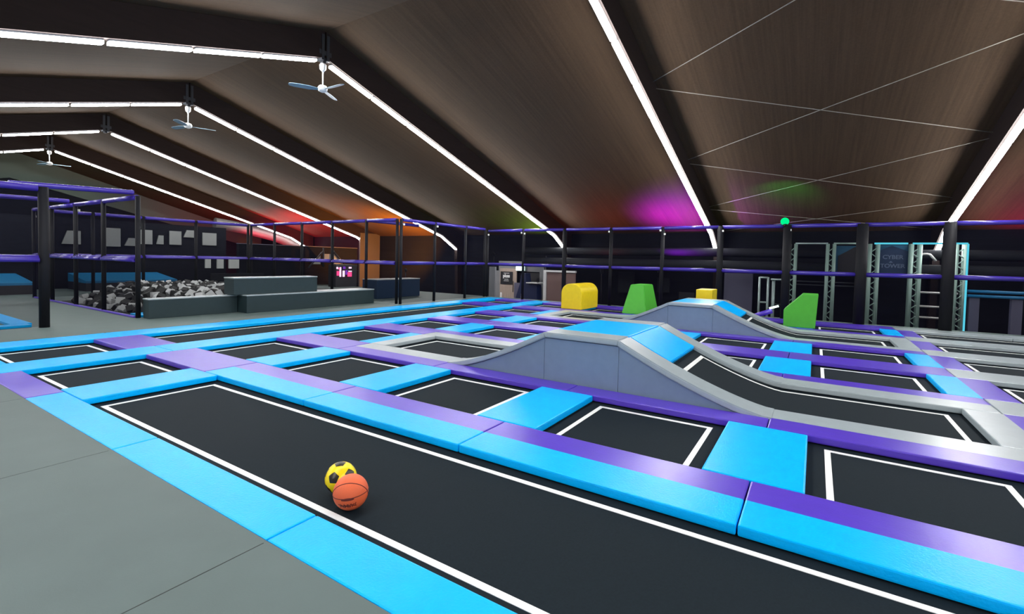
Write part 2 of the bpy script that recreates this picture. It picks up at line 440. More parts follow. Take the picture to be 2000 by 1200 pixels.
# trampolines
def trampoline(x0, x1, y0, y1, label, m=.12, mx=.11):
    t = thing('trampoline', label, 'trampoline', ((x0+x1)/2, (y0+y1)/2, ZM-.006), 'black trampoline beds')
    e = .05
    bm = bmesh.new(); box(bm, x0-e, x1+e, y0-e, y1+e, ZM-.006, ZM); link('bed', bm, 'mat', t)
    bm = bmesh.new(); w = .044
    a0, a1, b0, b1 = x0+mx, x1-mx+.02, y0+m, y1-m
    for b in ((a0, a0+w, b0, b1), (a1-w, a1, b0, b1), (a0+w, a1-w, b0, b0+w), (a0+w, a1-w, b1-w, b1)):
        box(bm, *b, ZM, ZM+.003)
    link('border_line', bm, 'white', t)
rowdef = [((-1.395, 0), 'first from the right'), ((.66, P), 'second from the right'), ((P+PW, 2*P), 'third from the right'), ((2*P+PW, 3*P), 'fourth from the right'), ((3*P+PW, 4*P), 'fifth and last from the right')]
for L in (1, 3, 4, 6):
    for (a, b), w in rowdef:
        trampoline(*lanes[L], a, b, 'square black trampoline bed, %s, %s' % (lanename[L], w))
trampoline(*lanes[0], -1.395, 3*P, 'long black front trampoline track carrying the two balls')
for L, w in ((0, 'just left of the long front track'), (2, 'beyond the left foot of the near ramp'), (5, 'beyond the left foot of the far ramp')):
    trampoline(*lanes[L], 3*P+PW, 4*P, 'black trampoline bed %s' % w)
for L in (2, 3, 4, 5, 6):
    trampoline(*lanes[L], -7.8, -P, 'long black trampoline lane running off to the right, continuing the %s' % lanename[L])
trampoline(1.71, 3.0, ya, yb, 'small black trampoline at the left edge between two long blue strips')
trampoline(3.69, 13.0, ya, yb, 'very long narrow black trampoline between the two long blue strips')
trampoline(13.7, 15.0, ya, yb, 'small black trampoline in the far corner between the blue strips')

# ------------------------------------------------------------------ double ramps
def ramp(x0, x1, label):
    c = 2.385; half = .49; foot = 2.08; H = .60
    def z(s):
        s = abs(s)
        if s <= half: return H
        if s >= foot: return 0.0
        return H*((foot-s)/(foot-half))**1.38
    t = thing('trampoline_ramp', label, 'ramp', ((x0+x1)/2, c, -.07), 'raised ramps with curved trampolines')
    ci, co = .36, .37
    # coping pads along both sides: top piece and two curved pieces each
    for xa, xb, w in ((x0-.03, x0+ci, 'near'), (x1-ci, x1+.03, 'far')):
        bm = bmesh.new(); sweep(bm, xa, xb, [(c-half+.004, H), (c+half-.004, H)], TH); link('edge_pad', bm, 'grey', t)
        for s in (-1, 1):
            path = [(c+s*q, max(z(q), .004)) for q in [half+.004+(foot+.0-half)*i/18 for i in range(19)]]
            if s < 0: path = path[::-1]
            bm = bmesh.new(); sweep(bm, xa, xb, path, TH); link('edge_pad', bm, 'grey', t)
    # platform pad and the two blue slope pads
    bm = bmesh.new(); box(bm, x0+ci+.004, x1-ci-.004, c-half+.004, c+half-.004, H-TH, H, bevel=.012); o = link('platform_pad', bm, 'blue', t); o['label'] = 'blue top pad'
    sl = 1.0
    for s in (-1, 1):
        path = [(c+s*q, z(q)) for q in [half+.006+(sl-half-.006)*i/6 for i in range(7)]]
        if s < 0: path = path[::-1]
        bm = bmesh.new(); sweep(bm, x0+ci+.004, x1-ci-.004, path, TH); o = link('slope_pad', bm, 'blue', t); o['label'] = 'blue pad at the top of the slope'
    # side panels
    for xa, xb in ((x0, x0+.05), (x1-.05, x1)):
        for a, b in ((-foot, -half), (-half, half), (half, foot)):
            n = 16; qs = [a+(b-a)*i/n for i in range(n+1)]
            g = .002
            up = [(c+q+(g if i == 0 else (-g if i == n else 0)), max(z(q)-TH-.012*(1 if abs(q) < foot-.1 else 0), -.070)) for i, q in enumerate(qs)]
            pts = [(up[0][0], -.074)]+up+[(up[-1][0], -.074)]
            bm = bmesh.new(); prism(bm, pts, 'x', xa, xb); link('side_panel', bm, 'panel', t)
    # curved beds running from the slope down to the flat end pads
    for s in (-1, 1):
        yend = -1.395 if s < 0 else 3*P
        sE = abs(yend-c)+.05
        qs = [sl-.08+(foot-sl+.08)*i/22 for i in range(23)]+[foot+.1+(sE-foot-.1)*i/8 for i in range(9)]
        D = .062
        def zz(q): return z(q)-.076*(1 if q > foot else min(1, .72+.28*(q-sl)/(foot-sl)))
        path = [(c+s*q, zz(q)) for q in qs]
        if s < 0: path = path[::-1]
        bm = bmesh.new(); sweep(bm, x0+ci-.04, x1-ci+.04, path, .006); bed = link('curved_bed', bm, 'mat', t)
        bm = bmesh.new()
        a0, a1, w = x0+ci+.10, x1-ci-.10, .044
        q0 = sl+.10; q1 = sE-.05-.12
        qq = [q0+(q1-q0)*i/34 for i in range(35)]
        P2 = [(c+s*q, zz(q)+.004) for q in qq]
        if s < 0: P2 = P2[::-1]
        for xa, xb in ((a0, a0+w), (a1-w, a1)): sweep(bm, xa, xb, P2, .003)
        for qa in (q0, q1-w):
            e2 = [(c+s*q, zz(q)+.004) for q in (qa, qa+w)]
            if s < 0: e2 = e2[::-1]
            sweep(bm, a0+w, a1-w, e2, .003)
        link('border_line', bm, 'white', bed)
ramp(5.34, 7.36, 'grey double ramp with blue top, the nearer and larger of the two')
ramp(11.35, 13.35, 'grey double ramp with blue top, the farther of the two')

# ------------------------------------------------------------------ foam blocks on the last row
def arch(y0, y1, z1, r):
    pts = [(y0, 0), (y1, 0)]
    for i in range(13):
        a = PI/2*i/12; pts.append((y1-r+r*math.cos(a), z1-r+r*math.sin(a)))
    for i in range(13):
        a = PI/2+PI/2*i/12; pts.append((y0+r+r*math.cos(a), z1-r+r*math.sin(a)))
    return pts
Z0 = .002
bm = bmesh.new(); prism(bm, [(y, z+Z0) for y, z in arch(6.10, 6.80, .80, .30)], 'x', 13.66, 14.98, bevel=.02)
tag(link('foam_block', bm, 'yellow'), 'yellow foam block with a rounded arched top', 'foam block')
bm = bmesh.new()
vs = []
for z, x0, x1, y0, y1 in ((Z0, 13.70, 14.95, 4.08, 4.82), (.86, 13.86, 14.75, 4.22, 4.62)):
    vs.append([bm.verts.new(p) for p in ((x0, y0, z), (x1, y0, z), (x1, y1, z), (x0, y1, z))])
bm.faces.new(vs[0][::-1]); bm.faces.new(vs[1])
for i in range(4): bm.faces.new((vs[0][i], vs[0][(i+1) % 4], vs[1][(i+1) % 4], vs[1][i]))
bmesh.ops.bevel(bm, geom=list(bm.edges), offset=.018, segments=2, affect='EDGES')
tag(link('foam_block', bm, 'green'), 'green tapering foam block with a narrow flat top', 'foam block')
bm = bmesh.new(); prism(bm, [(-.04, Z0), (.64, Z0), (.64, .42), (.25, .83), (-.08, .83)], 'x', 13.72, 14.4, bevel=.015)
tag(link('foam_block', bm, 'green'), 'green foam block with one sloping corner beside the far ramp', 'foam block')
bm = bmesh.new(); box(bm, 13.72, 14.45, 2.32, 2.74, Z0, .82, bevel=.02)
tag(link('foam_block', bm, 'yellow'), 'yellow square foam block showing above the far ramp', 'foam block')

# ------------------------------------------------------------------ balls
def basketball(c, r):
    c = Vector(c)
    t = thing('basketball', 'orange basketball in front of the yellow football on the long black bed', 'ball', (c.x, c.y, c.z-r))
    bm = bmesh.new(); bmesh.ops.create_uvsphere(bm, u_segments=48, v_segments=32, radius=r); bmesh.ops.translate(bm, verts=list(bm.verts), vec=c)
    link('skin', bm, 'basket', t, smooth=True)
    f = (Vector((0, 0, 1.5))-c).normalized(); rt = Vector((f.y, -f.x, 0)).normalized()*-1; up = f.cross(rt)*-1
    if up.z < 0: up = -up
    fr = f.cross(up)*-1
    if fr.dot(Vector((f.y, -f.x, 0))) > 0: fr = -fr
    rt = up.cross(f)*-1 if False else Vector((-f.y, f.x, 0)).normalized()
    if rt.dot(Vector((0.53, -0.84, 0))) < 0: rt = -rt
    def sph(u, v):
        return (rt*u+up*v+f*math.sqrt(max(0, 1-u*u-v*v)))*r
    def circ3(a, b, d):
        a, b, d = sph(*a), sph(*b), sph(*d)
        nrm = (b-a).cross(d-a).normalized(); off = nrm.dot(a)
        rr = math.sqrt(max(0, r*r-off*off)); A = nrm.orthogonal().normalized(); B = nrm.cross(A); n = 72
        bm = bmesh.new(); tube(bm, [c+nrm*off+(A*math.cos(i*2*PI/n)+B*math.sin(i*2*PI/n))*(rr-.0008) for i in range(n+1)], .0030, 6, cap=False)
        link('seam', bm, 'groove', t)
    circ3((-.90, .22), (-.17, .46), (.83, .08))
    circ3((-.93, -.19), (0, -.36), (.93, -.03))
    # dark oval print and a row of letters under the seam
    def onball(u, v): # u right, v up in ball face coordinates (units of r)
        w = math.sqrt(max(0, 1-u*u-v*v)); return c+(rt*u+up*v+f*w)*(r*1.006)
    bm = bmesh.new(); n_ = 24
    rings = [[bm.verts.new(onball(-.17+.36*k_*math.cos(a), -.40+.075*k_*math.sin(a))) for a in [i*2*PI/n_ for i in range(n_)]] for k_ in (.25, .5, .75, 1)]
    bm.faces.new(rings[0])
    for A_, B_ in zip(rings[:-1], rings[1:]):
        for i in range(n_): bm.faces.new((A_[i], A_[(i+1) % n_], B_[(i+1) % n_], B_[i]))
    link('print_patch', bm, 'groove', t)
    word = 'TARMAK'
    lb = bmesh.new()
    for i, ch in enumerate(word):
        cu = bpy.data.curves.new('letter', 'FONT'); cu.body = ch; cu.size = r*.31; cu.extrude = .0008; cu.align_x = 'CENTER'; cu.align_y = 'CENTER'; cu.offset = .0006
        ob = bpy.data.objects.new('letter', cu); C.objects.link(ob); bpy.context.view_layer.update()
        me = bpy.data.meshes.new_from_object(ob.evaluated_get(bpy.context.evaluated_depsgraph_get())); bpy.data.objects.remove(ob)
        u = .26-.165*i; v = -.72+.38*(u+.15)**2
        p = onball(u, v); n = (p-c).normalized()
        y_ = -(up-n*up.dot(n)).normalized(); x_ = y_.cross(n)
        mw = Matrix((x_, y_, n)).transposed().to_4x4(); mw.translation = p
        me.transform(mw); lb.from_mesh(me); bpy.data.meshes.remove(me)
    link('lettering', lb, 'groove', t)
def football(c, r):
    c = Vector(c)
    t = thing('football', 'yellow football with black patches behind the orange basketball', 'ball', (c.x, c.y, c.z-r))
    bm = bmesh.new(); bmesh.ops.create_uvsphere(bm, u_segments=48, v_segments=32, radius=r); bmesh.ops.translate(bm, verts=list(bm.verts), vec=c)
    link('skin', bm, 'ballyellow', t, smooth=True)
    g = (1+5**.5)/2
    dirs = [Vector(p).normalized() for a in (1, -1) for b in (g, -g) for p in ((0, a, b), (a, b, 0), (b, 0, a))]
    f = (Vector((0, 0, 1.5))-c).normalized(); rt = Vector((-f.y, f.x, 0)).normalized(); up = f.cross(rt)
    if up.z < 0: up = -up
    # photo: one patch at top centre, one at lower left, one at right
    if rt.dot(Vector((0.53, -0.84, 0))) < 0: rt = -rt
    want = (rt*(-.46)+up*.02+f*.88).normalized(); top_ = (up*.84+f*.54+rt*(-.06)).normalized(); rgt = (rt*.48+up*.22+f*.85).normalized()
    R1 = dirs[0].rotation_difference(want)
    best = None
    for i in range(90):
        q = Matrix.Rotation(math.radians(i*.8*5), 3, want)
        ds = [q @ (R1 @ d) for d in dirs]
        sc = max(d.dot(top_) for d in ds)+max(d.dot(rgt) for d in ds)
        if best is None or sc > best[0]: best = (sc, ds)
    for d in best[1]:
        bm = bmesh.new(); a = d.orthogonal().normalized(); b = d.cross(a)
        cor = [(d+(a*math.cos(i*2*PI/5)+b*math.sin(i*2*PI/5))*.40).normalized() for i in range(5)]
        K_ = 6
        def sp(p): return bm.verts.new(c+p.normalized()*r*1.006)
        for i in range(5):
            A_, B_ = cor[i], cor[(i+1) % 5]
            grid = [[sp(d*(1-m/K_)+(A_*(1-q/max(m, 1))+B_*(q/max(m, 1)))*(m/K_)) for q in range(m+1)] for m in range(K_+1)]
            for m in range(K_):
                for q in range(m+1):
                    bm.faces.new((grid[m][q], grid[m+1][q], grid[m+1][q+1]))
                    if q < m: bm.faces.new((grid[m][q], grid[m+1][q+1], grid[m][q+1]))
        bmesh.ops.remove_doubles(bm, verts=list(bm.verts), dist=1e-5)
        bmesh.ops.recalc_face_normals(bm, faces=list(bm.faces))
        link('patch', bm, 'ballblack', t)
basketball((1.956, 2.398, ZM+.1065), .1060)
football((2.052, 2.616, ZM+.1015), .1010)

# ------------------------------------------------------------------ net fences
def fence(label, p, q, posts, ztop=2.66, zmid=1.33, base=0.0, mid2=False, net='net', pr=.05, rr=.055, clips=(), radii=None):
    p = Vector((p[0], p[1], 0)); q = Vector((q[0], q[1], 0)); L = (q-p).length; d = (q-p)/L; nrm = Vector((-d.y, d.x, 0))
    t = thing('net_fence', label, 'net fence', (p.x, p.y, base), 'padded net fences around the court')
    for s in posts:
        c = p+d*s; bm = bmesh.new()
        tube(bm, [(c.x, c.y, base), (c.x, c.y, ztop+.03)], (radii or {}).get(s, pr), 12); link('post', bm, 'post', t)
    cuts = sorted(posts)
    for z, m in ((ztop, 0), (zmid, 1)):
        for a, b in zip(cuts[:-1], cuts[1:]):
            u = p+d*(a+pr); v = p+d*(b-pr)
            bm = bmesh.new(); tube(bm, [(u.x, u.y, z), (v.x, v.y, z)], rr, 12)
            if z == zmid:
                off = nrm*rr*1.1
                tube(bm, [(u.x+off.x, u.y+off.y, z-.03), (v.x+off.x, v.y+off.y, z-.03)], rr*.7, 10)
            link('rail', bm, 'rail', t)
    for a, b in zip(cuts[:-1], cuts[1:]):
        u = p+d*(a+pr); v = p+d*(b-pr)
        for z0, z1 in ((base+.02, zmid-rr), (zmid+rr, ztop-rr)):
            bm = bmesh.new(); bm.faces.new([bm.verts.new(w) for w in ((u.x, u.y, z0), (v.x, v.y, z0), (v.x, v.y, z1), (u.x, u.y, z1))])
            link('netting', bm, net, t)
    for s, side, dz in clips:
        c = p+d*(s+side*.07)+nrm*(-.05)
        bm = bmesh.new(); box(bm, c.x-.025, c.x+.025, c.y-.025, c.y+.025, ztop-dz-.03, ztop-dz+.03, bevel=.008); link('clip', bm, 'clip', t)
    return t
fence('tall back net fence with purple rails behind the court', (15.82, 11.28), (15.82, -8.1), [0.03, 1.73, 3.49, 5.27, 7.03, 8.78, 10.56, 12.30, 14.05, 15.8, 17.6, 19.3], radii={0.03: .045, 3.49: .08, 8.78: .09, 10.56: .11, 12.30: .13, 14.05: .13, 5.27: .06, 7.03: .06},
      clips=((0.03, 1, .16), (1.73, -1, .1), (1.73, 1, .13), (5.27, -1, .1), (7.03, -1, .08), (7.03, 1, .2), (8.78, 1, .12), (10.56, 1, .12), (14.05, -1, .15)))
fence('net fence section beside the far left corner of the court', (11.08, 11.3), (15.75, 11.3), [0, 1.62, 3.36, 4.62], ztop=2.72, clips=((0, 1, .15), (1.62, 1, .1)))
fence('net fence running away behind the padded boxes', (11.05, 11.40), (11.05, 20.1), [.04, 1.5, 3.3, 5.1, 6.9, 8.6], ztop=2.72, net='netL', clips=((1.5, 1, .3),))
fence('net fence behind the foam pit', (11.0, 20.15), (4.7, 20.15), [0, 2.0, 3.7, 5.1, 6.2], ztop=2.70, net='netL', clips=((3.6, 1, .2), (5.0, 1, .2)))
fence('net fence along the left side of the foam pit', (4.57, 12.9), (4.57, 20.6), [0, 2.0, 3.95, 5.9, 7.6], ztop=2.72, net='netL', clips=((3.95, -1, .15), (7.6, 1, .2)))
fence('net fence at the left edge of the view', (2.92, 12.5), (-5.2, 12.5), [0, 2.4, 4.8, 7.9], ztop=2.66, net='netL', pr=.08, rr=.065, clips=((0, 0, .1),))
fence('net fence far behind the left edge post', (3.1, 17.1), (-5.0, 17.1), [0, 2.5, 5.0, 8.0], ztop=2.68, net='netL', clips=((.2, 1, .3),))
for i, (a, b, lab) in enumerate((((2.5, 12.72, 2.72), (4.50, 12.95, 2.82), 'purple padded overhead rail from the left post to the foam pit fence'),
                  ((2.0, 16.9, 2.76), (4.5, 17.1, 2.82), 'pale purple overhead rail farther back above the left walkway'),
                  ((11.1, 12.95, 2.74), (13.6, 12.95, 2.74), 'purple overhead rail beyond the far left court corner'))):
    bm = bmesh.new(); tube(bm, [a, b], .055, 12)
    tag(link('overhead_rail', bm, 'rail'), lab, 'rail', 'overhead rails joining the net fences')

# ------------------------------------------------------------------ padded boxes around the foam pit
def boxpad(b, mat, label, cap=True):
    t = thing('padded_box', label, 'padded box', ((b[0]+b[1])/2, (b[2]+b[3])/2, b[4]), 'padded boxes beside the foam pit')
    bm = bmesh.new(); box(bm, *b[:4], b[4], b[5]-.03, bevel=.01); link('body', bm, mat, t)
    bm = bmesh.new(); box(bm, b[0]-.008, b[1]+.008, b[2]-.008, b[3]+.008, b[5]-.029, b[5], bevel=.01); o = link('top_cover', bm, 'grey', t); o['label'] = 'pale grey top cover'
boxpad((4.62, 6.56, 12.5, 12.78, .002, .45), 'box', 'low dark grey padded wall at the front of the foam pit')
boxpad((6.58, 8.92, 12.1, 12.78, .002, .46), 'box', 'long dark grey padded box, lower one under the raised box')
boxpad((8.93, 10.72, 12.12, 12.80, .002, .46), 'box', 'dark grey padded box nearest the net corner post')
boxpad((6.36, 8.74, 12.3, 12.76, .463, .90), 'box', 'dark grey padded box resting on top of the others')
boxpad((11.75, 13.0, 13.15, 13.9, .002, .70), 'bluebox', 'dark blue padded box seen behind the net, left of the tall post')
boxpad((13.15, 14.1, 13.3, 13.9, .002, .70), 'bluebox', 'smaller dark blue padded box seen through the net on the right')
# foam pit with loose cubes
bm = bmesh.new()
n = 14
def heap(x, y):
    u = min(1, max(0, (x-4.7)/1.6)); return .07+.40*u*u*(3-2*u)
g = [[bm.verts.new((4.72+i*(10.8-4.72)/n, 12.95+j*(18.6-12.95)/n, max(.01, heap(4.72+i*(10.8-4.72)/n, 0)-.14))) for j in range(n+1)] for i in range(n+1)]
for i in range(n):
    for j in range(n): bm.faces.new((g[i][j], g[i+1][j], g[i+1][j+1], g[i][j+1]))
bo = [[bm.verts.new((v.co.x, v.co.y, .001)) for v in r] for r in g]
for j in range(n):
    bm.faces.new((g[0][j], g[0][j+1], bo[0][j+1], bo[0][j])); bm.faces.new((g[n][j+1], g[n][j], bo[n][j], bo[n][j+1]))
    bm.faces.new((g[j+1][0], g[j][0], bo[j][0], bo[j+1][0])); bm.faces.new((g[j][n], g[j+1][n], bo[j+1][n], bo[j][n]))
tag(link('foam_bed', bm, 'foamD'), 'mass of charcoal foam filling the pit under the loose cubes', 'foam filling', kind='stuff')
protos = {}
def cube_mesh(key):
    bm = bmesh.new(); s = .088
    box(bm, -s, s, -s, s, -s*.75, s*.75, bevel=.012)
    for v in bm.verts: v.co += Vector((random.uniform(-.008, .008),)*3)
    me = bpy.data.meshes.new('foam_cube'); bm.to_mesh(me); bm.free(); me.materials.append(M[key]); return me
protos = {'foamD': cube_mesh('foamD'), 'foamL': cube_mesh('foamL')}
cnt = 0
cells = []
for i in range(13):
    for j in range(20):
        x = 4.86+i*.27+random.uniform(-.08, .08); y = 13.02+j*.27+random.uniform(-.08, .08)
        cells.append((x, y))
for x, y in cells:
    key = 'foamL' if random.random() < .36 else 'foamD'
    o = bpy.data.objects.new('foam_cube', protos[key]); C.objects.link(o)
    o.location = (x, y, heap(x, y)-.03+random.uniform(-.02, .04)); o.rotation_euler = [random.uniform(0, PI) for _ in range(3)]
    s = random.uniform(.9, 1.15); o.scale = (s, s, s)
    if key == 'foamL': tag(o, 'light grey foam cube lying loose in the foam pit', 'foam cube', 'light grey cubes in the foam pit')
    else: tag(o, 'charcoal foam cube lying loose in the foam pit', 'foam cube', 'charcoal cubes in the foam pit')
mesh_box('edge_pad', (4.64, 5.25, 12.95, 13.55, .001, .05), 'blue', bevel=.01)
tag(C.objects[-1], 'small blue pad at the front corner of the foam pit', 'foam pad')
mesh_box('edge_pad', (4.50, 4.56, 12.95, 20.3, .001, .04), 'purple', bevel=.01)
tag(C.objects[-1], 'thin purple edging along the left side of the foam pit', 'foam pad')
# far left trampoline corner
mesh_box('edge_pad', (-1.2, 2.78, 12.66, 12.96, .001, .05), 'blue', bevel=.01)
tag(C.objects[-1], 'blue foam pad along the front of the left edge trampoline', 'foam pad')
mesh_box('edge_pad', (2.55, 2.85, 12.97, 17.0, .001, .05), 'blue', bevel=.01)
tag(C.objects[-1], 'blue foam pad leading away along the left edge trampoline', 'foam pad')
# raised blue pads on black ledges further back
for a, lab in (((2.2, 4.9, 22.0, 24.2), 'left'), ((6.35, 9.3, 22.4, 24.3), 'right')):
    t = thing('padded_ledge', 'black ledge with a blue padded top behind the foam pit, the %s one' % lab, 'ledge', ((a[0]+a[1])/2, a[2], 0), 'blue topped ledges')
    bm = bmesh.new(); box(bm, a[0], a[1], a[2], a[3], .002, .30); link('body', bm, 'black', t)
    bm = bmesh.new(); prism(bm, [(a[2], .302), (a[3], .302), (a[3], .62), (a[2], .38)], 'x', a[0], a[1]); link('blue_pad', bm, 'bluepaint', t)

# ------------------------------------------------------------------ far end of the hall
mesh_box('balcony_wall', (11.6, 18.2, 22.0, 22.2, .002, 1.96), 'wall'); tag(C.objects[-1], 'black balcony wall with a thin pale top edge beneath the red light', 'wall')
mesh_box('balcony_rail', (11.6, 18.2, 21.98, 22.22, 1.962, 1.985), 'violetpost'); tag(C.objects[-1], 'thin pale capping rail on the black balcony wall', 'rail')
pan = [(8.0, 8.55, 1.7, 2.5), (8.7, 9.2, 1.75, 2.1), (9.30, 9.75, 1.85, 2.50), (9.92, 10.2, 1.87, 2.28), (10.45, 10.95, 1.87, 2.52), (11.05, 11.5, 2.25, 2.6), (11.9, 12.55, 1.9, 2.52), (6.6, 7.2, 1.75, 2.3)]
for i, (a, b, c, d) in enumerate(pan):
    k = 24.5/26; bm = bmesh.new()
    w = (b-a)*.3
    shape = [(a*k, 1.5+(c-1.5)*k), (b*k, 1.5+(c-1.5)*k), (b*k, 1.5+(d-1.5)*k), ((a+(w if i % 2 else 0))*k, 1.5+(d-1.5)*k)]
    prism(bm, shape, 'y', 24.44, 24.5)
    tag(link('wall_graphic', bm, 'panelwhite'), 'pale grey wall graphic panel above the foam pit, %s from left' % ['second', 'third', 'fourth', 'fifth', 'sixth', 'seventh', 'eighth', 'first'][i], 'wall graphic', 'pale wall graphics behind the foam pit')
pan2 = [(12.36, 12.60, .78, 1.15), (12.95, 13.35, .78, 1.15), (11.8, 12.0, .8, 1.15)]
k = 24.5/26
for i, (a, b, c, d) in enumerate(pan2):
    bm = bmesh.new(); prism(bm, [((a)*k, 1.5+(c-1.5)*k), (b*k, 1.5+(c-1.5)*k), (b*k, 1.5+(d-1.5)*k), (a*k, 1.5+(d-1.5)*k)], 'y', 21.9-3.0, 21.96-3.0)
    ob = link('wall_graphic', bm, 'panelwhite'); ob.location.x *= .79; ob.location.z = 1.5+(ob.location.z-1.5)*.83
    tag(ob, 'pale grey panel low on the dark wall above the boxes, %s of three' % ['middle', 'right', 'left'][i], 'wall graphic', 'low pale panels behind the pit')
mesh_box('screen_wall', (4.2, 12.3, 24.5, 24.62, .002, 2.75), 'wall'); tag(C.objects[-1], 'long dark partition wall carrying pale graphics behind the foam pit', 'wall')
mesh_box('screen_wall', (9.0, 11.0, 18.96, 19.05, .56, 1.3), 'wall'); tag(C.objects[-1], 'low dark board behind the three pale panels', 'wall')
C.objects[-1].location.z = .002
mesh_box('wall_panel', (18.9, 20.4, 22.6, 22.7, -.898, 2.9), 'rustduct'); tag(C.objects[-1], 'plaster wall section lit orange beyond the corner net', 'wall panel')  # panel paler than the back wall, added so the orange light shows
bm = bmesh.new(); tube(bm, [(14.6, 30.4, 3.3), (16.3, 30.2, 3.1), (18.2, 30.0, 2.7), (20.2, 29.8, 2.0)], .34, 18); tag(link('air_duct', bm, 'rustduct'), 'sloping duct glowing red in the far bay', 'duct')
# lit drinks machine glowing pink
t = thing('arcade_machine', 'arcade machine glowing pink and white beyond the padded boxes', 'machine', (15.3, 20.0, 0))
bm = bmesh.new(); box(bm, 14.9, 16.15, 19.55, 20.1, .002, 1.0); box(bm, 14.9, 16.15, 19.5, 20.1, 1.0, 1.08); link('cabinet', bm, 'black', t)
def quadbox(nm, x0, x1, z0, z1, mat): mesh_box(nm, (x0, x1, 19.46, 19.5, z0, z1), mat, t)
for a, b, z0, z1, m in ((15.08, 15.15, .50, .97, 'pinkwhite'), (15.26, 15.36, .50, .80, 'pinkwhite'), (14.92, 15.05, .56, .78, 'pinkglow'), (15.55, 15.78, .50, .72, 'pinkglow'), (15.43, 15.52, .6, .82, 'violetglow'),
                        (14.90, 14.98, .88, .98, 'pinkwhite'), (15.28, 15.40, .88, 1.0, 'violetglow'), (15.62, 15.76, .90, .98, 'pinkwhite'), (15.0, 15.06, .86, .94, 'pinkglow'), (15.6, 15.78, .74, .79, 'pinkwhite')):
    quadbox('glowing_tube', a, b, z0, z1, m)
# grey triangular bracing above the machine
t = thing('triangle_truss', 'dark triangular frame with pale infill above the pink machine', 'frame', (15.3, 21.0, 0))
bm = bmesh.new()
for a, b in (((14.35, 20.9, .9), (15.2, 20.9, 1.75)), ((16.6, 20.9, .95), (15.8, 20.9, 1.75)), ((15.2, 20.9, .95), (15.2, 20.9, 1.9)), ((15.75, 20.9, .0), (15.75, 20.9, 1.9))): tube(bm, [a, b], .04, 8)
link('bars', bm, 'black', t)
for pts in ([(14.6, 1.08), (15.1, 1.08), (15.1, 1.5)], [(15.3, 1.2), (15.7, 1.2), (15.7, 1.6), (15.3, 1.6)], [(15.9, 1.1), (16.5, 1.1), (15.9, 1.6)]):
    bm = bmesh.new(); prism(bm, pts, 'y', 21.0, 21.03); link('infill', bm, 'panelwhite', t)

# ------------------------------------------------------------------ back of the hall behind the net (floor is lower there)
ZL = -.9
def K(x): return x
t = thing('reception_door', 'pale wooden door with black notice beside the exit sign', 'door', (20.3, 13.2, ZL))
mesh_box('leaf', (20.30, 20.36, 12.62, 13.62, ZL+.002, 1.08), 'wood', t)
bm = bmesh.new(); tube(bm, [(20.27, 12.80, -.1), (20.27, 12.80, .45)], .015, 8); link('handle', bm, 'steel', t)
t = thing('wall_panel', 'grey plaster wall panel around the pale door', 'wall panel', (20.4, 12.5, ZL))
bm = bmesh.new(); box(bm, 20.37, 20.47, 11.05, 13.75, .95, 1.45); box(bm, 20.37, 20.47, 11.05, 11.35, ZL+.002, .95); box(bm, 20.37, 20.47, 13.63, 14.35, ZL+.002, .95); link('plaster', bm, 'plaster', t)
t = thing('notice_board', 'black notice with white lettering on the pale door', 'notice', (20.25, 13.25, .3))
mesh_box('board', (20.26, 20.29, 12.84, 13.56, .28, .92), 'black', t)
def text(body, size, loc, mat, parent, rz, sx=1, name='lettering', bold=0):
    cu = bpy.data.curves.new(name, 'FONT'); cu.body = body; cu.size = size; cu.extrude = .004; cu.align_x = 'CENTER'; cu.align_y = 'CENTER'; cu.offset = bold
    tmp = bpy.data.objects.new('tmp', cu); C.objects.link(tmp); bpy.context.view_layer.update()
    me = bpy.data.meshes.new_from_object(tmp.evaluated_get(bpy.context.evaluated_depsgraph_get())); bpy.data.objects.remove(tmp)
    me.materials.clear(); me.materials.append(M[mat]); ob = bpy.data.objects.new(name, me); C.objects.link(ob)
    ob.parent = parent; ob.location = Vector(loc)-Vector(parent['_o']); ob.rotation_euler = (PI/2, 0, rz); ob.scale = (sx, 1, 1)
    return ob
text('pluss', .24, (20.255, 13.2, .70), 'print', t, -PI/2, .85, bold=.012)
for z_, w_ in ((.84, .17), (.53, .12), (.45, .15)): mesh_box('printed_line', (20.252, 20.258, 13.2-w_, 13.2+w_, z_-.012, z_+.012), 'print', t)
t = thing('exit_sign', 'glowing white exit sign above the dark doorway', 'sign', (20.3, 12.4, 1.0))
mesh_box('housing', (20.22, 20.36, 12.1, 12.62, .98, 1.33), 'alulight', t); mesh_box('lit_face', (20.195, 20.218, 12.12, 12.60, 1.0, 1.31), 'exitglow', t)
# counter with dark cover, monitor
t = thing('reception_counter', 'dark draped reception counter with a pale top edge', 'counter', (19.6, 11.7, ZL))
bm = bmesh.new(); prism(bm, [(12.35, ZL+.002), (10.95, ZL+.002), (11.0, .36), (11.55, .42), (11.62, .9), (11.85, .9), (11.95, .35)], 'x', 19.5, 19.95, bevel=.02); link('dark_cover', bm, 'navy', t)
mesh_box('worktop', (19.35, 20.0, 10.9, 11.5, .43, .48), 'print', t)
mesh_box('television', (20.44, 20.498, 11.4, 12.1, .45, .9), 'black'); tag(C.objects[-1], 'black wall screen behind the reception counter', 'screen')
mesh_box('white_board', (19.9, 19.95, 12.02, 12.5, -.5, .40), 'violetpost'); tag(C.objects[-1], 'pale violet panel between the pale door and dark counter', 'panel')
